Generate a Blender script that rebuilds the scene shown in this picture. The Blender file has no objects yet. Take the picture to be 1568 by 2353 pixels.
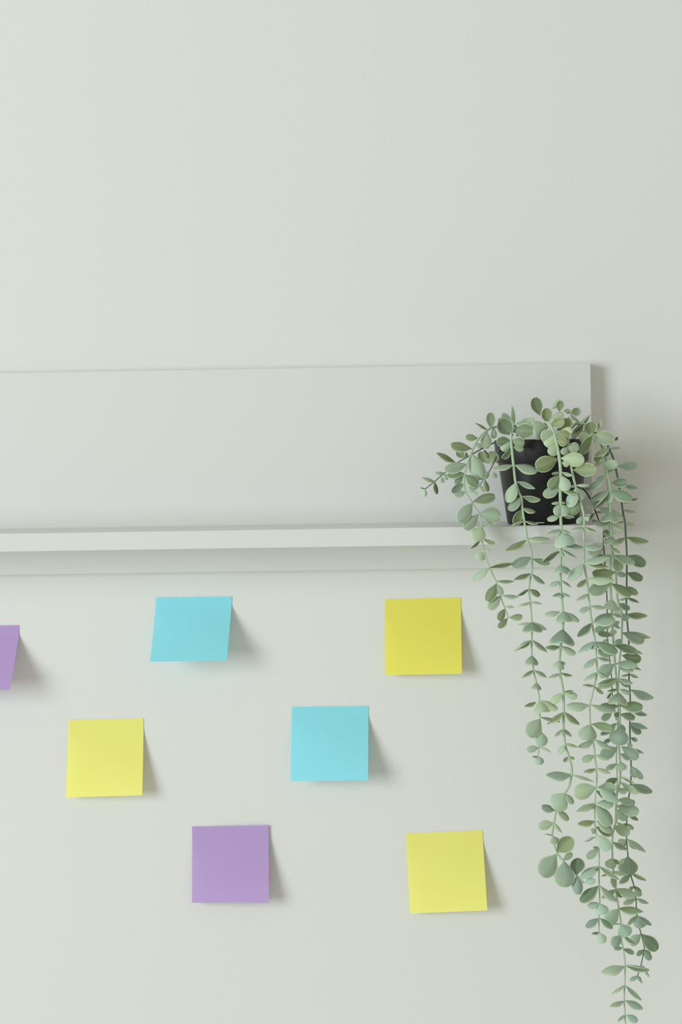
import bpy, math
from mathutils import Vector, Matrix

# ------------------------------------------------------------------ camera
S = 2330.0                      # image pixels per metre on the wall
D, YAW, ROLL, SHY = 2.0, -0.0276, -0.0162, -198.1
Z0 = 1.55                       # camera height above the floor
F_PX = S * D
scn = bpy.context.scene
C = scn.collection
Fw = Vector((math.sin(YAW), math.cos(YAW), 0))
R0 = Vector((math.cos(YAW), -math.sin(YAW), 0))
U0 = Vector((0, 0, 1))
Rv = math.cos(ROLL) * R0 + math.sin(ROLL) * U0
Uv = -math.sin(ROLL) * R0 + math.cos(ROLL) * U0
camd = bpy.data.cameras.new('camera')
cam = bpy.data.objects.new('camera', camd)
C.objects.link(cam)
cam.matrix_world = Matrix(((Rv.x, Uv.x, -Fw.x, 0), (Rv.y, Uv.y, -Fw.y, -D), (Rv.z, Uv.z, -Fw.z, Z0), (0, 0, 0, 1)))
camd.sensor_fit = 'VERTICAL'
camd.sensor_height = 36.0
camd.lens = F_PX / 2353 * 36.0
camd.shift_y = SHY / 2353
scn.camera = cam


def at(px, py, dep):
    """world point seen at pixel px, py and standing dep metres off the wall"""
    d = Fw * F_PX + Rv * (px - 784) - Uv * (py - 1176.5 - SHY)
    k = (D - dep) / d.y
    return Vector((d.x * k, -D + d.y * k, Z0 + d.z * k))


# ------------------------------------------------------------------ light
scn.view_settings.view_transform = 'Standard'
scn.view_settings.look = 'None'
scn.view_settings.gamma = 1
scn.view_settings.exposure = -0.08
w = bpy.data.worlds.new('world')
scn.world = w
w.use_nodes = True
w.node_tree.nodes['Background'].inputs[0].default_value = (0.985, 0.96, 0.83, 1)
w.node_tree.nodes['Background'].inputs[1].default_value = 0.50


def area(name, loc, target, sx, sy, power, col):
    l = bpy.data.lights.new(name, 'AREA')
    l.shape = 'RECTANGLE'
    l.size, l.size_y, l.energy, l.color = sx, sy, power, col
    o = bpy.data.objects.new(name, l)
    C.objects.link(o)
    o.location = loc
    o.rotation_euler = (Vector(target) - Vector(loc)).to_track_quat('-Z', 'Y').to_euler()
    return o


area('window_daylight', (-3.9, -3.7, 1.95), (0.1, 0, 1.42), 2.1, 2.6, 176, (0.915, 1.0, 1.05))


# ------------------------------------------------------------------ materials
def srgb(r, g, b):
    f = lambda c: (c / 255 / 12.92) if c / 255 <= 0.04045 else ((c / 255 + 0.055) / 1.055) ** 2.4
    return (f(r), f(g), f(b), 1)


def mat(name, col, rough=0.6, spec=0.3, var=0.0, scale=20, bump=0.0, bscale=200, sub=0.0):
    m = bpy.data.materials.new(name)
    m.use_nodes = True
    nt = m.node_tree
    b = nt.nodes['Principled BSDF']
    b.inputs['Roughness'].default_value = rough
    b.inputs['Specular IOR Level'].default_value = spec
    tc = nt.nodes.new('ShaderNodeTexCoord')
    nz = nt.nodes.new('ShaderNodeTexNoise')
    nz.inputs['Scale'].default_value = scale
    nz.inputs['Detail'].default_value = 2
    nt.links.new(tc.outputs['Object'], nz.inputs['Vector'])
    rp = nt.nodes.new('ShaderNodeMix')
    rp.data_type = 'RGBA'
    rp.inputs[6].default_value = tuple(c * (1 - var) for c in col[:3]) + (1,)
    rp.inputs[7].default_value = tuple(min(1, c * (1 + var)) for c in col[:3]) + (1,)
    nt.links.new(nz.outputs['Fac'], rp.inputs[0])
    nt.links.new(rp.outputs[2], b.inputs['Base Color'])
    if bump:
        n2 = nt.nodes.new('ShaderNodeTexNoise')
        n2.inputs['Scale'].default_value = bscale
        nt.links.new(tc.outputs['Object'], n2.inputs['Vector'])
        bp = nt.nodes.new('ShaderNodeBump')
        bp.inputs['Strength'].default_value = bump
        bp.inputs['Distance'].default_value = 0.001
        nt.links.new(n2.outputs['Fac'], bp.inputs['Height'])
        nt.links.new(bp.outputs[0], b.inputs['Normal'])
    return m


M_WALL = mat('wall_paint', (0.79, 0.80, 0.775, 1), 0.9, 0.1, 0.006, 3, 0.12, 260)
M_FLOOR = mat('floor_tiles', srgb(222, 219, 210), 0.5, 0.3, 0.1, 8)
M_SHELF = mat('shelf_lacquer', (0.76, 0.77, 0.75, 1), 0.5, 0.3, 0.004, 5)
M_POT = mat('pot_plastic', (0.012, 0.012, 0.014, 1), 0.42, 0.45, 0.1, 10)
M_SOIL = mat('soil', (0.02, 0.016, 0.012, 1), 0.95, 0.1, 0.5, 300, 0.8, 400)
M_STRIP = mat('strip_white', (0.75, 0.75, 0.72, 1), 0.6)
M_STEM = mat('stem_plastic', srgb(180, 203, 172), 0.55, 0.3, 0.12, 40)
M_TWIG = mat('twig_plastic', srgb(104, 130, 112), 0.55, 0.3, 0.15, 40)
M_WIRE = mat('dark_wire', srgb(60, 66, 56), 0.5, 0.3, 0.1, 40)
M_RIM = mat('leaf_rim', srgb(190, 206, 172), 0.5, 0.3, 0.05, 30)


def leaf_mat(name, c0, c1):
    m = bpy.data.materials.new(name)
    m.use_nodes = True
    nt = m.node_tree
    L = nt.links.new
    b = nt.nodes['Principled BSDF']
    b.inputs['Roughness'].default_value = 0.55
    b.inputs['Specular IOR Level'].default_value = 0.35
    tc = nt.nodes.new('ShaderNodeTexCoord')
    nz = nt.nodes.new('ShaderNodeTexNoise')
    nz.inputs['Scale'].default_value = 16
    L(tc.outputs['Object'], nz.inputs['Vector'])
    cr = nt.nodes.new('ShaderNodeValToRGB')
    e = cr.color_ramp.elements
    e[0].position, e[0].color = 0.38, c0
    e[1].position, e[1].color = 0.62, c1
    L(nz.outputs['Fac'], cr.inputs[0])
    at_ = nt.nodes.new('ShaderNodeAttribute')
    at_.attribute_name = 'edge'
    mx = nt.nodes.new('ShaderNodeMix')
    mx.data_type = 'RGBA'
    L(at_.outputs['Fac'], mx.inputs[0])
    mx.inputs[7].default_value = srgb(202, 218, 188)
    ra = nt.nodes.new('ShaderNodeAttribute')
    ra.attribute_name = 'tone'
    hs = nt.nodes.new('ShaderNodeHueSaturation')
    mr = nt.nodes.new('ShaderNodeMapRange')
    mr.inputs['To Min'].default_value = 0.74
    mr.inputs['To Max'].default_value = 1.30
    L(ra.outputs['Fac'], mr.inputs['Value'])
    L(mr.outputs[0], hs.inputs['Value'])
    L(cr.outputs[0], hs.inputs['Color'])
    L(hs.outputs[0], mx.inputs[6])
    L(mx.outputs[2], b.inputs['Base Color'])
    return m


M_LEAF = leaf_mat('leaf_top', srgb(158, 184, 168), srgb(172, 191, 157))
M_UNDER = leaf_mat('leaf_underside', srgb(118, 142, 114), srgb(138, 153, 110))


# ------------------------------------------------------------------ helpers
def obj(name, verts, faces, m, parent=None, smooth=False):
    me = bpy.data.meshes.new(name)
    me.from_pydata([tuple(v) for v in verts], [], faces)
    if m:
        me.materials.append(m)
    if smooth:
        me.polygons.foreach_set('use_smooth', [True] * len(me.polygons))
    me.update()
    o = bpy.data.objects.new(name, me)
    C.objects.link(o)
    if parent:
        o.parent = parent
        o.matrix_parent_inverse = Matrix.Translation(-Vector(parent.location))
    return o


def box(name, lo, hi, m, parent=None, bevel=0.0):
    x0, y0, z0 = lo
    x1, y1, z1 = hi
    v = [(x0, y0, z0), (x1, y0, z0), (x1, y1, z0), (x0, y1, z0), (x0, y0, z1), (x1, y0, z1), (x1, y1, z1), (x0, y1, z1)]
    f = [(0, 3, 2, 1), (4, 5, 6, 7), (0, 1, 5, 4), (1, 2, 6, 5), (2, 3, 7, 6), (3, 0, 4, 7)]
    o = obj(name, v, f, m, parent)
    if bevel:
        b = o.modifiers.new('bevel', 'BEVEL')
        b.width = bevel
        b.segments = 3
    return o


def empty(name, loc):
    o = bpy.data.objects.new(name, None)
    C.objects.link(o)
    o.location = loc
    return o


def lathe(name, prof, cx, cy, m, parent=None, n=64):
    v, f = [], []
    for r, z in prof:
        for k in range(n):
            a = 2 * math.pi * k / n
            v.append((cx + r * math.cos(a), cy + r * math.sin(a), z))
    for i in range(len(prof) - 1):
        for k in range(n):
            k2 = (k + 1) % n
            f.append((i * n + k, i * n + k2, (i + 1) * n + k2, (i + 1) * n + k))
    return obj(name, v, f, m, parent, True)


# ------------------------------------------------------------------ setting
wall = box('wall_back', (-2.4, 0.0, -0.02), (2.2, 0.12, 2.75), M_WALL)
wall['kind'] = 'structure'
fl = box('floor', (-2.4, -3.2, -0.12), (2.2, 0.12, 0.0), M_FLOOR)
fl['kind'] = 'structure'

# ------------------------------------------------------------------ shelf
XR, ZT, ZB, LT, LB, DEP = 0.1897, 0.0572, -0.1411, -0.0959, -0.1129, 0.11
shelf = empty('wall_shelf', (-0.4, 0, Z0 + ZB))
shelf['label'] = 'long white wall shelf with tall back board, running in from the left'
shelf['category'] = 'shelf'
box('back_board', (-1.05, -0.018, Z0 + ZB), (XR, -0.0002, Z0 + ZT), M_SHELF, shelf, 0.0007)
box('shelf_board', (-1.05, -DEP, Z0 + LB), (XR, -0.0182, Z0 + LT), M_SHELF, shelf, 0.0007)

# ------------------------------------------------------------------ sticky notes
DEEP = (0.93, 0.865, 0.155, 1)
YEL, BLU, PUR = (0.98, 0.96, 0.26, 1), (0.33, 0.85, 0.97, 1), (0.56, 0.395, 0.74, 1)


def note(corners, dl, dr, colr, label, group=None, curl=0.0):
    """corners: TL TR BR BL pixels, dl / dr = how far the bottom corners stand off the wall"""
    tl, tr, br, bl = corners
    nu, nv = 14, 24
    v, f = [], []
    A, B = at(*tl, 0.0006), at(*tr, 0.0006 + curl)
    Lb, Rb = at(*bl, dl), at(*br, dr)

    def edge(P, Q, dq, t):
        g = 0.0 if t < 0.14 else ((t - 0.14) / 0.86)
        g = g ** 1.18
        p = P.lerp(Vector((Q.x, P.y, Q.z)), t)
        p.y = P.y + (Q.y - P.y) * g
        return p
    for j in range(nv + 1):
        t = j / nv
        a, b = edge(A, Lb, dl, t), edge(B, Rb, dr, t)
        for i in range(nu + 1):
            u = i / nu
            p = a.lerp(b, u)
            p.y -= 0.0012 * math.sin(math.pi * u) * math.sin(math.pi * t)
            v.append(p)
    for j in range(nv):
        for i in range(nu):
            q = j * (nu + 1) + i
            f.append((q, q + nu + 1, q + nu + 2, q + 1))
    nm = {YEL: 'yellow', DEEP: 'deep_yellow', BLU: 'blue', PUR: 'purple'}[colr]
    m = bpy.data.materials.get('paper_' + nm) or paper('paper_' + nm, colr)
    o = obj('sticky_note', v, f, m, None, True)
    o['label'] = label
    o['category'] = 'sticky note'
    if group:
        o['group'] = group
    return o


def paper(name, col):
    m = mat(name, col, 0.75, 0.15, 0.012, 25, 0.05, 500)
    nt = m.node_tree
    tr = nt.nodes.new('ShaderNodeBsdfTranslucent')
    tr.inputs['Color'].default_value = col
    ms = nt.nodes.new('ShaderNodeMixShader')
    ms.inputs[0].default_value = 0.12
    nt.links.new(nt.nodes['Principled BSDF'].outputs[0], ms.inputs[1])
    nt.links.new(tr.outputs[0], ms.inputs[2])
    nt.links.new(ms.outputs[0], nt.nodes['Material Output'].inputs['Surface'])
    return m


GR = 'square sticky notes on the wall'
note(((358, 1373), (533, 1370.5), (521, 1518), (345, 1520.5)), .038, .038, BLU,
     'blue sticky note directly under the shelf, its lower edge lifted far off the wall', GR)
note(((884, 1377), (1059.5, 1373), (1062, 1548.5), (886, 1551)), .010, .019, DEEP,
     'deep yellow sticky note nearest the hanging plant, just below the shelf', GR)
note(((670.5, 1624.5), (847, 1622), (846, 1793), (668, 1795)), .020, .028, BLU,
     'blue sticky note in the middle row, nearly square on, right of the yellow note', GR)
note(((157, 1655), (329.5, 1650.5), (327, 1827.5), (152, 1832.5)), .010, .018, YEL,
     'yellow sticky note lying farthest left, with a small dent in its lower left corner', GR)
note(((441.5, 1899.5), (617, 1896.5), (618, 2074.5), (441.5, 2074.5)), .010, .019, PUR,
     'purple sticky note in the bottom row, fully in view, slightly curled at the top right', GR, 0.002)
note(((933, 1915.5), (1109, 1908), (1120.5, 2092), (943, 2099)), .008, .018, YEL,
     'yellow sticky note tilted a little, in the bottom row right of the purple note', GR)
note(((-131, 1440), (44, 1436.5), (22, 1585), (-155, 1588)), .038, .040, PUR,
     'purple sticky note cut off by the left edge of the picture', GR)

# ------------------------------------------------------------------ plant
PY = -0.0655
pc = at(1248.5, 1203, -PY)
PX, PZ = pc.x, Z0 + LT
plant = empty('potted_plant', (PX, PY, PZ))
plant['label'] = 'trailing eucalyptus with grey-green leaves in a black pot at the right end of the shelf'
plant['category'] = 'plant'
H = 0.0797
rb, rbt, rr0, rr1 = 0.0338, 0.0418, 0.0440, 0.0452
hz = PZ + 0.0585
pot = lathe('pot', [(0.0001, PZ + .003), (rb - .004, PZ + .003), (rb - .003, PZ + .0002), (rb - .001, PZ + .0002), (rb, PZ + .0014), (rbt, hz),
                    (rbt, hz + .001), (rbt - .0015, hz + .001), (rb - .0015, PZ + .0045), (0.0001, PZ + .0045)], PX, PY, M_POT, plant)
lathe('pot_rim', [(rbt - .0006, hz - .0004), (rr0 - .0008, hz - .0004), (rr0, hz + .0006), (rr1, PZ + H - .001), (rr1 - .0006, PZ + H), (rr1 - .0022, PZ + H),
                  (rr1 - .003, PZ + H - .001), (rbt - .0014, hz + .0002), (rbt - .0006, hz - .0004)], PX, PY, M_POT, pot)
lathe('soil', [(0.0001, PZ + .071), (0.02, PZ + .0715), (0.0415, PZ + .070), (0.0405, PZ + .062), (0.0001, PZ + .062)], PX, PY, M_SOIL, plant)
# thin white strip low on the front of the pot
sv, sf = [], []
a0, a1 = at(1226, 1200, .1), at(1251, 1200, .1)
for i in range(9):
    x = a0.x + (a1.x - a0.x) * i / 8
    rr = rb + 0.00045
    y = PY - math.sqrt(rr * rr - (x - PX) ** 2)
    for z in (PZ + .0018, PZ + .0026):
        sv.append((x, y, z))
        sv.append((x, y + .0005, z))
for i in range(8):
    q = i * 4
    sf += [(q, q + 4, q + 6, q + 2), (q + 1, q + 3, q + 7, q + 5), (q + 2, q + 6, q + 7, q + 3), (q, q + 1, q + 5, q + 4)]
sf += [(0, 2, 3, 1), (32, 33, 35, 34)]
st = obj('white_strip', sv, sf, M_STRIP, pot)
st['label'] = 'thin white strip'
pot.matrix_parent_inverse = Matrix.Translation(-Vector(plant.location))
for ch in pot.children:
    ch.matrix_parent_inverse = Matrix.Identity(4)


def rnd(n):
    x = math.sin(n * 12.9898 + 4.1) * 43758.5453
    return x - math.floor(x)


def smooth_path(pts, step=4.0):
    out = []
    P = [pts[0]] + pts + [pts[-1]]
    for i in range(1, len(P) - 2):
        p0, p1, p2, p3 = P[i - 1], P[i], P[i + 1], P[i + 2]
        n = max(1, int(math.dist(p1[:2], p2[:2]) / step))
        for k in range(n):
            t = k / n
            out.append(tuple(0.5 * (2 * b + (c - a) * t + (2 * a - 5 * b + 4 * c - d) * t * t + (3 * b - a - 3 * c + d) * t ** 3)
                             for a, b, c, d in zip(p0, p1, p2, p3)))
    out.append(tuple(pts[-1]))
    return out


def tube(name, pts, m, parent):
    """pts: (px, py, depth, radius in px)"""
    path = smooth_path(pts)
    P = [at(p[0], p[1], p[2]) for p in path]
    v, f = [], []
    n = 8
    for i, p in enumerate(P):
        d = (P[min(i + 1, len(P) - 1)] - P[max(i - 1, 0)]).normalized()
        a = d.cross(Vector((0, 1, 0)))
        a = a.normalized() if a.length > 1e-4 else Vector((1, 0, 0))
        b = d.cross(a).normalized()
        r = path[i][3] / S
        for k in range(n):
            t = 2 * math.pi * k / n
            v.append(p + (a * math.cos(t) + b * math.sin(t)) * r)
    for i in range(len(P) - 1):
        for k in range(n):
            k2 = (k + 1) % n
            f.append((i * n + k, i * n + k2, (i + 1) * n + k2, (i + 1) * n + k))
    f.append(tuple(range(n))[::-1])
    f.append(tuple(range((len(P) - 1) * n, len(P) * n)))
    o = obj(name, v, f, m, parent, True)
    return o, path


NT, NS = 11, 8
TH = 0.00035


def leaf(V, Fc, E, T, MI, base, tip, wpx, dep, seed):
    """one obovate leaf from pixel base to pixel tip, wpx = width seen, dep = depth of its base off the wall"""
    B = at(base[0], base[1], dep)
    sc = F_PX / (D - dep)
    ax = at(tip[0], tip[1], dep) - B
    ln = ax.length
    wv = wpx / sc
    ratio = wv / ln
    dome = min(1.0, max(0.0, (ratio - 0.95) / 0.5))
    Lt = max(ln * 1.03, min(0.88 * wv if wv > 0.9 * ln else 0, 0.030), 0.006)
    fwd = math.sqrt(max(0.0, Lt * Lt - ln * ln))
    tow = Vector((0, -1, 0))
    A = at(tip[0], tip[1], dep + fwd) - B
    Lr = A.length
    A.normalize()
    pr = ax.normalized().cross(Vector((0, 1, 0))).normalized()          # across the leaf
    if pr.z < 0:
        pr = -pr
    Wt = max(wv, 0.58 * Lr)
    k = math.sqrt(max(0, Wt * Wt - wv * wv))
    Wd = pr * wv - tow * (k * (1 if rnd(seed + 7) > 0.2 else -1))
    Wd = Wd - A * Wd.dot(A)
    Wm = Wd.length
    Wd = Wd / max(Wm, 1e-6)
    N = A.cross(Wd).normalized()
    if N.z < 0:
        N = -N
    Wm = max(Wm, wv)
    cup = Wm * (0.13 + 0.14 * rnd(seed + 3) + 0.08 * dome)
    droop = Lr * (0.08 + 0.08 * rnd(seed + 5))
    point = min(1.0, max(0.0, (0.42 - ratio) / 0.2))
    tone = rnd(seed + 11)
    turned = rnd(seed + 17) < (0.3 if base[1] < 1800 else 0.1) and dome < 0.3
    P = []
    for i in range(NT + 1):
        q = i / NT
        t = 0.75 * (0.5 - 0.5 * math.cos(math.pi * q)) + 0.25 * q
        pk = 0.56 + 0.06 * dome
        if t < pk:
            h = 0.05 + 0.95 * math.sin(math.pi / 2 * t / pk) ** (1.3 - 0.35 * dome)
        else:
            h = math.sqrt(max(0.0, 1 - ((t - pk) / (1 - pk)) ** 2.15))
        h2 = 0.04 + 0.96 * math.sin(math.pi * min(1, t * 0.94 + 0.03)) ** 1.35
        h = max(h * (1 - point) + h2 * point, 0.03)
        c = B + A * (Lr * t) + N * (droop * (4 * t * (1 - t)) * 0.55)
        row = []
        for j in range(NS + 1):
            s_ = (j / NS - 0.5) * 2
            s_ = math.copysign(abs(s_) ** 0.85, s_)
            row.append((c + Wd * (Wm / 2 * h * s_) - N * (cup * s_ * s_ * h), abs(s_)))
        P.append(row)
    for side, mi in ((1, 0), (-1, 2)):
        o = len(V)
        for i, row in enumerate(P):
            for p, s_ in row:
                V.append(p + N * (TH * side))
                E.append(0.85 if (s_ > 0.95 or i >= NT) and i > 1 else (0.12 if s_ < 0.1 else 0.0))
                T.append(tone)
        for i in range(NT):
            for j in range(NS):
                q = o + i * (NS + 1) + j
                f = (q, q + 1, q + NS + 2, q + NS + 1)
                Fc.append(f if side > 0 else f[::-1])
                MI.append(2 - mi if turned else mi)
    loop = [(i, 0) for i in range(NT + 1)] + [(NT, j) for j in range(1, NS + 1)] + [(i, NS) for i in range(NT - 1, -1, -1)] + [(0, j) for j in range(NS - 1, 0, -1)]
    o = len(V)
    for i, j in loop:
        for side in (1, -1):
            V.append(P[i][j][0] + N * (TH * side))
            E.append(0.8)
            T.append(tone)
    n = len(loop)
    for a in range(n):
        b = (a + 1) % n
        Fc.append((o + 2 * a, o + 2 * b, o + 2 * b + 1, o + 2 * a + 1))
        MI.append(1)


TILE = dict(A=(960, 900), B=(1130, 900), C=(1300, 900), D=(1000, 1080), E=(1160, 1080), F=(1310, 1080), G=(1060, 1250), H=(1220, 1260),
            I=(1330, 1260), J=(1180, 1420), K=(1330, 1420), L=(1180, 1600), M=(1330, 1600), N=(1220, 1780), O=(1330, 1780),
            P=(1220, 1940), Q=(1330, 1960), R=(1340, 2157))
STR = {}
exec_order = []


def strand(key, m, rad, pts, leaves):
    """pts: px py depth; leaves: {tile: flat list of bx by tx ty w in eighths of a pixel from the tile's corner}"""
    n = len(pts)
    P = [(x, y, d, rad * (1 - 0.5 * i / n)) for i, (x, y, d) in enumerate(pts)]
    o, path = tube('trailing_stem', P, m, plant)
    V, Fc, E, T, MI = [], [], [], [], []
    seed = hash_key(key)
    for tl, rows in leaves.items():
        ox, oy = TILE[tl]
        for r in rows:
            bx, by, tx, ty, w = r[:5]
            b = (ox + bx / 8, oy + by / 8)
            t = (ox + tx / 8, oy + ty / 8)
            near = min(path, key=lambda p: (p[0] - b[0]) ** 2 + (p[1] - b[1]) ** 2)
            dep = near[2] + (r[5] if len(r) > 5 else 0.0)
            seed += 1
            leaf(V, Fc, E, T, MI, b, t, w / 8, dep, seed)
    lf = obj('foliage', V, Fc, M_LEAF, o, True)
    lf.matrix_parent_inverse = Matrix.Identity(4)
    me = lf.data
    me.materials.append(M_RIM)
    me.materials.append(M_UNDER)
    me.polygons.foreach_set('material_index', MI)
    for nm, dat in (('edge', E), ('tone', T)):
        a = me.attributes.new(nm, 'FLOAT', 'POINT')
        a.data.foreach_set('value', dat)
    return o


def hash_key(k):
    return sum(ord(c) * (i + 3) for i, c in enumerate(k)) * 1.7


strand('left_twig', M_TWIG, 2.0,
       [(1168, 1010, .075), (1150, 1012, .085), (1128, 1021, .092), (1108.7, 1030.6, .095), (1071, 1052, .096), (1052.5, 1062.5, .096), (1025, 1084, .096), (999, 1106.6, .095), (977.4, 1123.9, .095)],
       {'A': [(690, 1300, 345, 1130, 110), (890, 1215, 715, 1090, 150), (915, 1215, 880, 1120, 55), (1220, 1060, 1300, 1230, 75), (1055, 950, 1190, 1025, 90),
              (139, 1791, 130, 1929, 90), (139, 1791, 49, 1756, 18), (312, 1653, 63, 1584, 60), (312, 1653, 359, 1887, 90), (1290, 1320, 1130, 1110, 170), (1300, 1330, 1440, 1110, 240, -.01)],
        'D': [(180, 60, 0, 60, 60), (175, 60, 215, 185, 95), (120, 130, 140, 235, 80)]})
strand('lower_twig', M_TWIG, 1.6,
       [(1160, 1016, .07), (1146, 1040, .085), (1133, 1068, .09), (1124, 1085, .09), (1112, 1101, .09), (1102, 1117.5, .09)],
       {'D': [(910, 175, 975, 400, 100), (830, 290, 915, 400, 60), (1060, 40, 1130, 145, 80), (815, 300, 620, 330, 100), (1000, 20, 880, 150, 130), (880, 170, 690, 100, 90)]})
strand('left_arch', M_STEM, 2.6,
       [(1178, 1000, .08), (1160, 982, .09), (1135, 981.9, .10), (1120, 989, .105), (1102.5, 1005, .11), (1091, 1024, .115), (1085, 1037.5, .118), (1077.5, 1056, .122), (1073.7, 1067.5, .125),
        (1068.5, 1087, .127), (1067.5, 1110, .128), (1070, 1129, .129), (1085, 1155, .13), (1101, 1180, .13), (1107.5, 1206, .13), (1108.7, 1240, .13), (1113, 1266, .13),
        (1123.7, 1300, .13), (1141, 1337.5, .13), (1151, 1370, .13), (1160, 1396, .13), (1168.7, 1418.7, .13)],
       {'A': [(1350, 680, 1350, 380, 165), (1280, 700, 1045, 580, 32), (1280, 740, 1250, 1050, 210), (1400, 660, 1400, 860, 110), (1110, 860, 880, 830, 130), (1000, 1050, 605, 980, 185),
              (985, 1130, 1180, 1590, 290), (910, 1330, 500, 1440, 205), (870, 1500, 540, 1550, 130)],
        'D': [(520, 90, 370, 260, 130), (560, 90, 790, 290, 210), (550, 250, 300, 400, 150), (570, 400, 360, 470, 110), (580, 400, 790, 440, 85), (690, 590, 1110, 480, 200), (690, 600, 430, 960, 265),
              (800, 810, 540, 1090, 215), (810, 800, 1205, 860, 330), (860, 1000, 1050, 1010, 50), (860, 1030, 760, 1310, 290), (860, 1270, 640, 1440, 65), (900, 1270, 1110, 1350, 90), (905, 1490, 1030, 1460, 22)],
        'G': [(390, 140, 340, 295, 190), (520, 430, 990, 350, 110), (510, 440, 190, 690, 115), (650, 690, 980, 690, 45), (650, 730, 480, 1060, 200), (660, 740, 755, 940, 130),
              (730, 950, 510, 1200, 170), (760, 950, 1060, 970, 60), (800, 1160, 975, 1160, 28), (800, 1190, 690, 1410, 150), (860, 1360, 680, 1540, 110), (880, 1360, 1130, 1330, 115)]})
strand('pot_front_left', M_STEM, 3.2,
       [(1190, 1000, .09), (1184, 978, .105), (1177, 978, .112), (1175, 995, .118), (1175, 1012.5, .12), (1177, 1035, .121), (1180.6, 1068.7, .122), (1183.7, 1096, .123), (1185, 1106, .123), (1193.7, 1133.7, .124),
        (1198.7, 1142.5, .124), (1201, 1167.5, .125), (1205, 1196, .126), (1208.7, 1217.5, .127), (1212.5, 1238.7, .128), (1221, 1267.5, .129), (1222.5, 1279, .13), (1223.7, 1305, .13), (1221, 1320, .13),
        (1216, 1354, .13), (1219, 1384, .13), (1222.5, 1429, .13), (1222.5, 1472.5, .13), (1222.5, 1506, .13), (1227, 1542.5, .13), (1233, 1569, .13), (1240, 1607.5, .13), (1241, 1649, .13), (1244, 1681, .13),
        (1238.7, 1717.5, .13), (1237.5, 1742, .13)],
       {'B': [(420, 590, 375, 260, 75), (400, 600, 120, 500, 140, -.01), (400, 590, 200, 400, 130, -.02), (460, 590, 790, 500, 135, -.01), (385, 800, 150, 520, 310), (400, 720, 765, 720, 290), (480, 760, 340, 650, 110, .004),
              (360, 900, 95, 930, 200), (350, 900, 190, 1085, 170), (380, 900, 605, 960, 200), (400, 1010, 590, 1060, 110), (370, 1080, 190, 1220, 110), (400, 1350, 0, 1430, 90), (430, 1350, 850, 1460, 170)],
        'E': [(205, 230, 60, 600, 205), (230, 220, 560, 340, 90), (310, 490, 80, 740, 160), (330, 490, 660, 540, 110), (330, 700, 565, 770, 85), (330, 720, 165, 1000, 165), (360, 940, 140, 1020, 50),
              (380, 940, 610, 995, 45), (400, 1290, 10, 1490, 110), (430, 1270, 840, 1280, 90)],
        'G': [(1300, 240, 940, 420, 190), (1310, 270, 1640, 360, 130), (1280, 545, 970, 665, 80), (1290, 550, 1540, 735, 90), (1250, 830, 1040, 940, 70), (1255, 830, 1450, 960, 110), (1270, 1070, 1060, 1145, 30),
              (1280, 1065, 1490, 1100, 35)],
        'J': [(340, 80, 350, 240, 380), (340, 90, 85, 125, 30), (350, 80, 615, 215, 80), (335, 410, 110, 560, 90), (335, 420, 10, 620, 50), (345, 410, 625, 630, 80), (340, 690, 340, 855, 250),
              (375, 960, 165, 1105, 45), (380, 970, 610, 1090, 70), (425, 1190, 425, 1305, 190)],
        'L': [(480, 90, 540, 285, 330), (480, 80, 820, 240, 130), (420, 110, 205, 190, 60), (490, 390, 860, 470, 32), (500, 410, 280, 740, 310), (515, 650, 520, 920, 245), (470, 940, 250, 990, 130),
              (480, 930, 690, 1030, 45), (455, 1110, 340, 1115, 15), (460, 1100, 490, 1260, 185)]})
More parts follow.
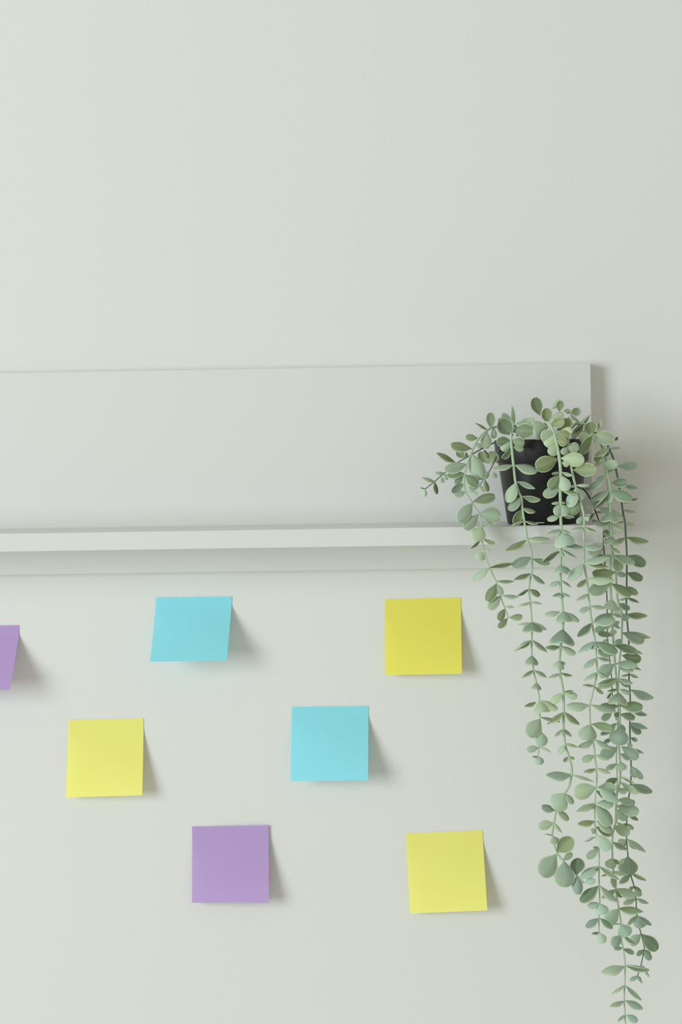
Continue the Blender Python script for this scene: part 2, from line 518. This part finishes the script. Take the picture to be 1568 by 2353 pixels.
strand('pot_front_middle', M_STEM, 3.8,
       [(1245, 1000, .09), (1252, 975, .105), (1262, 973, .113), (1273.7, 995, .12), (1280, 1020, .123), (1286, 1054, .125), (1289, 1087.5, .127), (1288, 1122.5, .128), (1288.7, 1155, .13), (1289, 1189, .13),
        (1290.6, 1217.5, .131), (1288.7, 1261, .132), (1288.7, 1297.5, .132), (1288, 1332.5, .132), (1290, 1364, .132), (1293.7, 1404, .132), (1293.7, 1446, .132), (1289, 1486, .132), (1286, 1517.5, .132),
        (1287.5, 1547.5, .132), (1295, 1591, .132), (1296, 1637.5, .132), (1295.6, 1675, .132), (1299, 1710, .132), (1308, 1739, .132), (1314, 1762.5, .132), (1314, 1780, .132), (1309, 1805, .132), (1298.7, 1822.5, .132),
        (1285, 1842, .132), (1278.7, 1860, .132), (1273.7, 1891, .132), (1270, 1921, .132), (1280, 1958.7, .132), (1296, 1979, .132), (1310, 1994, .132), (1325, 2010, .132), (1342.5, 2029, .132)],
       {'B': [(890, 440, 790, 105, 225, -.02), (1030, 580, 1010, 300, 210, -.01), (1110, 320, 1265, 150, 130, -.02), (1250, 370, 1275, 165, 150, -.015), (1330, 350, 1460, 350, 70, -.02), (1035, 640, 790, 720, 370, -.003),
              (1080, 620, 1340, 530, 190), (1200, 720, 1480, 520, 230, -.01), (1290, 700, 1490, 740, 150), (1180, 760, 915, 870, 260), (1180, 780, 1010, 1015, 250), (1190, 770, 1435, 830, 230), (1200, 890, 1390, 950, 170, .004),
              (1210, 970, 1080, 1170, 200), (1230, 1230, 815, 1400, 300), (1270, 1220, 1710, 1270, 270), (1290, 1300, 1430, 1340, 130), (1380, 1000, 1610, 1050, 200), (1400, 1010, 1310, 1160, 150),
              (1090, 480, 1330, 400, 120, -.01), (1320, 480, 1430, 680, 170, -.01)],
        'E': [(1030, 50, 870, 70, 50), (1030, 50, 1260, 100, 60), (1020, 90, 830, 360, 220), (1040, 90, 1150, 390, 230), (1020, 350, 710, 470, 190), (1040, 360, 1340, 440, 70), (1020, 590, 865, 620, 45),
              (1040, 580, 1110, 610, 40), (1025, 600, 960, 840, 180), (1040, 620, 1140, 840, 230), (1020, 840, 785, 915, 100), (1040, 830, 1285, 865, 50), (1050, 1090, 770, 1190, 60), (1050, 1095, 1210, 1160, 40),
              (1050, 1130, 1130, 1400, 390)],
        'H': [(540, 50, 215, 240, 120), (560, 60, 600, 150, 60), (570, 20, 850, 180, 35), (550, 300, 560, 440, 290), (560, 320, 760, 440, 60), (540, 600, 340, 700, 75), (560, 590, 745, 715, 45), (555, 820, 400, 890, 40),
              (560, 820, 730, 885, 45), (555, 830, 560, 890, 120), (590, 1160, 620, 1340, 310), (540, 1170, 255, 1220, 85), (620, 1170, 895, 1345, 110)],
        'J': [(905, 210, 900, 445, 470), (860, 530, 590, 555, 80), (880, 520, 1150, 665, 120), (850, 780, 830, 930, 220), (860, 800, 960, 850, 60), (860, 1020, 640, 1110, 35), (870, 1015, 1090, 1065, 40),
              (920, 1370, 1105, 1345, 28), (920, 1380, 700, 1560, 130), (930, 1390, 1180, 1450, 135)],
        'L': [(930, 290, 620, 520, 55), (930, 290, 1220, 520, 100), (925, 600, 760, 740, 50), (930, 600, 1070, 740, 60), (925, 610, 925, 690, 150), (955, 880, 815, 1070, 80), (960, 870, 1190, 935, 45),
              (1025, 1110, 920, 1200, 80), (1030, 1110, 1125, 1155, 60), (1075, 1445, 600, 1450, 130), (1080, 1445, 1480, 1570, 55)],
        'N': [(635, 335, 430, 640, 380), (650, 350, 780, 545, 120), (470, 650, 200, 590, 130), (480, 650, 700, 840, 120), (430, 885, 145, 960, 180), (430, 890, 580, 1070, 50), (400, 1120, 240, 1100, 18),
              (410, 1130, 460, 1275, 180), (480, 1430, 770, 1160, 320)],
        'P': [(475, 180, 200, 590, 370), (600, 300, 765, 165, 110), (615, 310, 625, 795, 400), (850, 560, 870, 245, 290), (850, 570, 870, 930, 210), (980, 710, 1195, 660, 115)]})
strand('pot_front_right', M_STEM, 2.8,
       [(1285, 1000, .09), (1300, 985, .105), (1306, 1010, .118), (1309, 1045, .122), (1315, 1081, .124), (1323.7, 1119, .126), (1334, 1151, .127), (1342.5, 1185, .128), (1343, 1212.5, .128), (1342, 1255, .128),
        (1342.5, 1294, .128), (1349, 1331, .127), (1352.5, 1364, .127), (1356, 1395, .127), (1361, 1431, .127), (1368.7, 1475, .127), (1371, 1512.5, .127), (1372.5, 1545, .127), (1366, 1577.5, .127), (1359, 1607.5, .127),
        (1356, 1621, .127), (1357, 1664, .127), (1364, 1702.5, .127), (1367.5, 1736, .127), (1371, 1766, .127), (1372, 1788, .127), (1371, 1807.5, .127), (1367.5, 1847.5, .127), (1367.5, 1887.5, .127), (1371, 1920, .127),
        (1377, 1952.5, .127), (1377, 1991, .127), (1377.5, 2036, .127), (1379, 2075, .127), (1377, 2109, .127), (1377.5, 2144, .127)],
       {'C': [(140, 1440, 565, 1430, 260), (-90, 730, 60, 640, 140, .005)],
        'E': [(1310, 290, 1200, 300, 40), (1320, 280, 1560, 280, 45), (1320, 330, 1190, 690, 200), (1330, 320, 1440, 545, 165), (1400, 580, 1210, 820, 190)],
        'F': [(240, 850, 140, 990, 110), (270, 870, 350, 900, 110), (280, 830, 390, 830, 28), (265, 1060, 20, 1110, 40), (275, 1055, 490, 1130, 35), (255, 1410, 600, 1430, 100), (255, 1420, -100, 1390, 90)],
        'H': [(980, 270, 690, 580, 150), (990, 265, 1450, 170, 110), (1000, 270, 1430, 350, 90), (1030, 570, 855, 710, 85), (1040, 560, 1540, 590, 120), (1060, 830, 830, 970, 40), (1090, 1080, 900, 1170, 90),
              (1100, 1070, 1380, 1100, 70), (1130, 1370, 860, 1620, 115), (1150, 1360, 1560, 1310, 150)],
        'K': [(300, 430, 0, 640, 80), (320, 440, 720, 640, 180), (300, 450, 320, 550, 170), (320, 740, 90, 925, 90), (340, 730, 615, 790, 50), (330, 1000, 95, 1155, 45), (350, 990, 560, 1120, 45),
              (290, 1250, 65, 1245, 28), (300, 1260, 460, 1390, 75)],
        'M': [(200, 165, -220, 175, 135), (230, 160, 700, 290, 85), (220, 510, 140, 820, 355), (240, 510, 625, 590, 185), (275, 830, 0, 930, 95), (300, 800, 600, 960, 90), (300, 1090, 60, 1190, 120),
              (310, 1080, 560, 1170, 70), (320, 1335, 90, 1395, 50), (330, 1325, 590, 1415, 60)],
        'O': [(330, 225, -80, 370, 300), (350, 230, 750, 500, 150), (350, 230, 690, 250, 200, -.01), (330, 300, 535, 410, 130, -.01), (300, 530, -40, 685, 80), (310, 560, 220, 620, 70), (320, 530, 650, 540, 150),
              (315, 560, 600, 940, 260), (300, 860, -20, 910, 90), (330, 850, 620, 1040, 155), (320, 1000, 240, 1060, 110), (320, 960, 650, 1080, 190, -.01), (335, 1100, 570, 1400, 240), (310, 1140, 110, 1230, 45),
              (370, 1340, 270, 1350, 50), (370, 1370, 150, 1530, 130)],
        'Q': [(370, 245, 40, 450, 135), (370, 280, 300, 325, 50), (385, 245, 750, 490, 110), (370, 605, 30, 900, 175), (390, 605, 750, 915, 90), (390, 920, 165, 990, 100), (395, 930, 450, 1130, 260),
              (375, 1200, 130, 1370, 110), (390, 1200, 630, 1390, 100), (380, 1460, 240, 1490, 30), (385, 1460, 450, 1670, 200)]})
strand('long_centre', M_STEM, 3.2,
       [(1300, 1002, .085), (1322, 975, .095), (1345, 975, .10), (1361, 999, .105), (1375, 1025, .106), (1387, 1056, .106), (1396, 1090, .106), (1403, 1126, .106), (1403, 1186, .106), (1404, 1200, .106), (1406, 1230, .106),
        (1406, 1272.5, .106), (1404, 1297, .106), (1404, 1347.5, .106), (1405, 1375, .106), (1407, 1407.5, .106), (1408, 1435, .106), (1411, 1482.5, .106), (1414, 1526, .106), (1417, 1557.5, .106), (1420, 1589, .106),
        (1424, 1615, .106), (1425, 1662.5, .106), (1423, 1715, .106), (1425.6, 1750, .106), (1426, 1787.5, .106), (1422, 1811, .106), (1417.5, 1830, .106), (1416, 1855, .106), (1415, 1890, .106), (1409, 1915, .106),
        (1407.5, 1935, .106), (1408, 1971, .106), (1410, 2000, .106), (1416, 2025, .106), (1416, 2047.5, .106), (1422.5, 2087.5, .106), (1427.5, 2122.5, .106), (1428.7, 2160.7, .106), (1432.5, 2179.5, .106),
        (1437, 2218, .106), (1436, 2263, .106), (1435, 2299.5, .106), (1437, 2332, .106), (1437.5, 2357, .106), (1438, 2395, .106)],
       {'C': [(90, 400, 285, 350, 160, -.01), (85, 420, 250, 560, 60), (160, 740, 450, 420, 60), (490, 790, 270, 900, 260), (490, 785, 440, 560, 260), (500, 800, 255, 1135, 190, .006), (520, 790, 885, 890, 280),
              (590, 700, 650, 500, 50), (810, 1020, 540, 1190, 100), (660, 1150, 540, 1280, 120), (680, 1150, 800, 1100, 150), (680, 1300, 540, 1350, 80), (700, 1320, 960, 1350, 180), (60, 460, 100, 700, 120, -.01),
              (340, 560, 120, 860, 130, -.012), (90, 400, 0, 340, 60, -.01)],
        'F': [(635, 100, 490, 200, 75), (640, 130, 320, 400, 115), (760, 240, 1065, 220, 190), (740, 370, 370, 560, 110), (730, 400, 430, 720, 90), (600, 500, 320, 690, 100, -.01), (745, 390, 1135, 530, 220),
              (740, 380, 720, 610, 120), (740, 790, 740, 935, 340), (750, 960, 460, 995, 110), (780, 990, 1000, 1115, 80), (790, 1180, 840, 1190, 22), (750, 1230, 760, 1360, 280), (620, 1470, 500, 1410, 60),
              (620, 1480, 350, 1520, 120), (750, 1420, 930, 1520, 60), (750, 1380, 640, 1260, 50)],
        'I': [(610, 120, 200, 260, 100), (600, 130, 300, 200, 90), (640, 130, 1045, 270, 150), (650, 190, 780, 410, 200, -.01), (690, 440, 255, 470, 200), (640, 570, 350, 620, 110), (600, 640, 200, 810, 235),
              (610, 650, 980, 860, 180), (605, 930, 600, 1120, 260), (640, 1100, 790, 1190, 150), (630, 1210, 790, 1260, 60), (625, 1190, 300, 1370, 170), (610, 1400, 480, 1470, 50), (630, 1400, 770, 1470, 50)],
        'K': [(640, 330, 365, 260, 120), (655, 500, 1085, 610, 175), (660, 680, 360, 600, 135), (660, 840, 385, 1070, 235), (690, 840, 1085, 880, 135), (740, 920, 1015, 970, 90), (720, 1120, 340, 1300, 75),
              (700, 1110, 350, 1230, 60), (740, 1120, 995, 1200, 85), (750, 1160, 920, 1270, 70), (760, 1310, 950, 1390, 80), (720, 1310, 530, 1355, 25), (740, 1370, 730, 1560, 370)],
        'M': [(740, 180, 395, 190, 140), (760, 170, 1185, 200, 190), (620, 290, 425, 430, 120), (760, 330, 1045, 400, 130), (760, 300, 660, 370, 100), (700, 490, 405, 710, 110), (770, 560, 740, 900, 370, .006),
              (610, 770, 460, 860, 60), (960, 760, 1090, 820, 80), (790, 920, 1100, 1150, 215), (770, 1050, 940, 1165, 90), (900, 860, 980, 940, 100), (765, 1200, 800, 1365, 215)],
        'O': [(790, 40, 1030, 160, 45), (770, 140, 1110, 350, 130), (700, 260, 885, 330, 110), (690, 570, 1115, 690, 205), (680, 640, 900, 825, 200), (720, 460, 1010, 520, 130), (630, 940, 945, 1090, 195),
              (620, 1240, 910, 1390, 70)],
        'Q': [(625, 90, 580, 285, 220), (640, 110, 745, 200, 70), (640, 340, 900, 405, 28), (640, 350, 420, 430, 35), (620, 400, 665, 640, 80), (690, 660, 1055, 790, 150), (690, 670, 430, 820, 90), (700, 700, 830, 790, 150),
              (740, 1020, 1190, 1080, 100), (730, 1020, 510, 1335, 265), (780, 1300, 900, 1545, 280), (770, 1305, 640, 1310, 28)],
        'R': [(700, -70, 540, 145, 200), (740, -60, 965, 110, 45), (730, 170, 565, 190, 60), (740, 185, 945, 270, 110), (770, 510, 335, 620, 115), (780, 490, 1225, 570, 135), (760, 860, 520, 1030, 28), (790, 860, 1080, 1130, 110),
              (755, 1145, 490, 1250, 50), (775, 1140, 1105, 1290, 105), (775, 1400, 640, 1530, 25), (790, 1400, 1010, 1525, 125)]})
strand('right_outer', M_TWIG, 2.4,
       [(1320, 1006, .07), (1350, 990, .07), (1385, 1005, .072), (1404, 1039, .075), (1412.5, 1062.5, .076), (1419, 1092.5, .078), (1425, 1126, .08), (1430, 1161, .08), (1434, 1186, .08), (1437, 1201, .08), (1439, 1235, .08),
        (1441, 1274, .08), (1441, 1315, .08), (1440.6, 1347.5, .08), (1440, 1374, .08), (1440.6, 1410, .08), (1444, 1450, .08), (1446, 1482.5, .08), (1446, 1550, .08), (1448, 1586, .08), (1449, 1616, .08),
        (1448, 1661, .08), (1449, 1712, .08), (1451, 1759, .08), (1450, 1801, .08), (1445, 1837.5, .08), (1441, 1890, .08), (1440.6, 1927.5, .08), (1444, 1967.5, .08), (1450, 2009, .08), (1459, 2041, .08),
        (1462, 2065, .08), (1464, 2099, .08), (1469, 2127.5, .08), (1474, 2146, .08), (1480, 2170, .08), (1481, 2182, .08), (1474, 2216, .08), (1466, 2242, .08)],
       {'C': [(960, 1370, 1335, 1350, 155), (720, 1500, 910, 1430, 45), (910, 900, 970, 840, 50, -.01), (810, 1050, 1020, 1035, 12)],
        'F': [(1000, 290, 1260, 340, 80), (1100, 540, 1250, 520, 45), (990, 870, 540, 680, 125), (980, 735, 1235, 790, 50), (1010, 960, 1205, 1015, 65), (1010, 950, 860, 990, 28), (1030, 1240, 800, 1370, 80),
              (1050, 1240, 1455, 1320, 115), (980, 600, 1070, 605, 20)],
        'I': [(890, 130, 1245, 300, 215), (890, 450, 1185, 570, 165), (900, 500, 710, 460, 100), (890, 700, 1095, 840, 125), (890, 910, 1115, 1000, 50), (880, 915, 740, 955, 20), (880, 1220, 1265, 1240, 105),
              (870, 1210, 1060, 1290, 50)],
        'K': [(915, 255, 1325, 365, 85), (930, 560, 1175, 660, 35), (930, 850, 1150, 955, 45), (930, 1030, 1105, 1095, 45), (930, 1040, 780, 1080, 20), (960, 1320, 1385, 1470, 135)],
        'M': [(950, 240, 1260, 340, 95), (945, 490, 1270, 595, 80), (940, 500, 1150, 690, 130), (980, 960, 1195, 1045, 40), (960, 1280, 1080, 1490, 170), (980, 1290, 1190, 1515, 120)],
        'O': [(970, 180, 1365, 320, 135), (920, 460, 1010, 570, 150), (900, 720, 1100, 840, 70), (890, 900, 1015, 1005, 75), (890, 900, 820, 945, 60), (890, 1185, 1235, 1425, 80), (880, 1190, 750, 1310, 180),
              (900, 1200, 1090, 1350, 130)],
        'Q': [(905, 60, 920, 405, 375), (870, 100, 750, 195, 75), (960, 390, 750, 560, 85), (960, 370, 1250, 505, 80), (1020, 610, 1155, 690, 60), (1030, 640, 1145, 800, 130), (1020, 610, 940, 680, 70),
              (1055, 840, 820, 945, 80), (1060, 835, 1290, 930, 50), (1085, 1150, 1170, 1380, 260), (1080, 1150, 900, 1310, 100), (1100, 1160, 1345, 1325, 80), (1150, 1490, 950, 1690, 185), (1170, 1490, 1450, 1795, 245)],
        'R': [(1125, 200, 990, 310, 80), (1130, 200, 1250, 280, 70), (1120, 210, 1250, 395, 135), (1080, 470, 1225, 705, 18), (1005, 680, 860, 770, 60), (1005, 680, 1060, 775, 70), (1010, 690, 1095, 820, 22)]})
strand('right_inner', M_STEM, 2.6,
       [(1335, 1004, .06), (1370, 1002, .062), (1392, 1050, .068), (1398, 1120, .07), (1402, 1200, .075), (1408, 1265, .085), (1415, 1297, .09), (1417, 1335, .09), (1420.6, 1380, .09), (1430, 1410, .09), (1430, 1445, .09),
        (1429, 1480, .09), (1425, 1514, .09), (1422.5, 1557.5, .09), (1421, 1600, .09), (1421, 1640, .09), (1419, 1690, .09), (1417, 1740, .09), (1419, 1790, .09), (1418, 1815, .09), (1417, 1850, .09), (1419, 1893, .09)],
       {'I': [(740, 1010, 945, 1120, 115), (800, 1190, 910, 1330, 130)],
        'K': [(810, 270, 1215, 430, 190), (800, 690, 1155, 770, 205), (800, 390, 680, 480, 110), (760, 60, 650, 130, 90)],
        'M': [(720, 940, 410, 1110, 235), (700, 1240, 500, 1340, 80), (700, 500, 860, 640, 120)],
        'O': [(720, 60, 500, 200, 155), (700, 380, 480, 290, 150), (700, 880, 860, 980, 60)]})
strand('back_wire', M_WIRE, 1.7,
       [(1325, 1012, .05), (1338, 1060, .05), (1335, 1112, .05), (1351, 1135, .05), (1366, 1168, .05), (1378, 1201, .05), (1385, 1235, .05), (1389, 1270, .052), (1392, 1320, .06), (1395, 1366, .07), (1396, 1410, .07), (1397.5, 1476, .07),
        (1406, 1555, .07), (1407.5, 1592, .07), (1411, 1617, .07), (1417, 1655, .07)],
       {'F': [(460, 790, 350, 905, 50), (480, 770, 620, 780, 28), (540, 970, 420, 920, 60), (590, 1120, 740, 1210, 80), (600, 1250, 700, 1100, 120), (270, 350, 400, 340, 30)],
        'I': [(500, 180, 330, 130, 110), (540, 640, 420, 560, 70)],
        'K': [(520, 150, 300, 240, 130), (540, 380, 420, 470, 30), (610, 1370, 520, 1480, 60), (540, 300, 700, 240, 90)],
        'M': [(640, 130, 500, 260, 110)]})
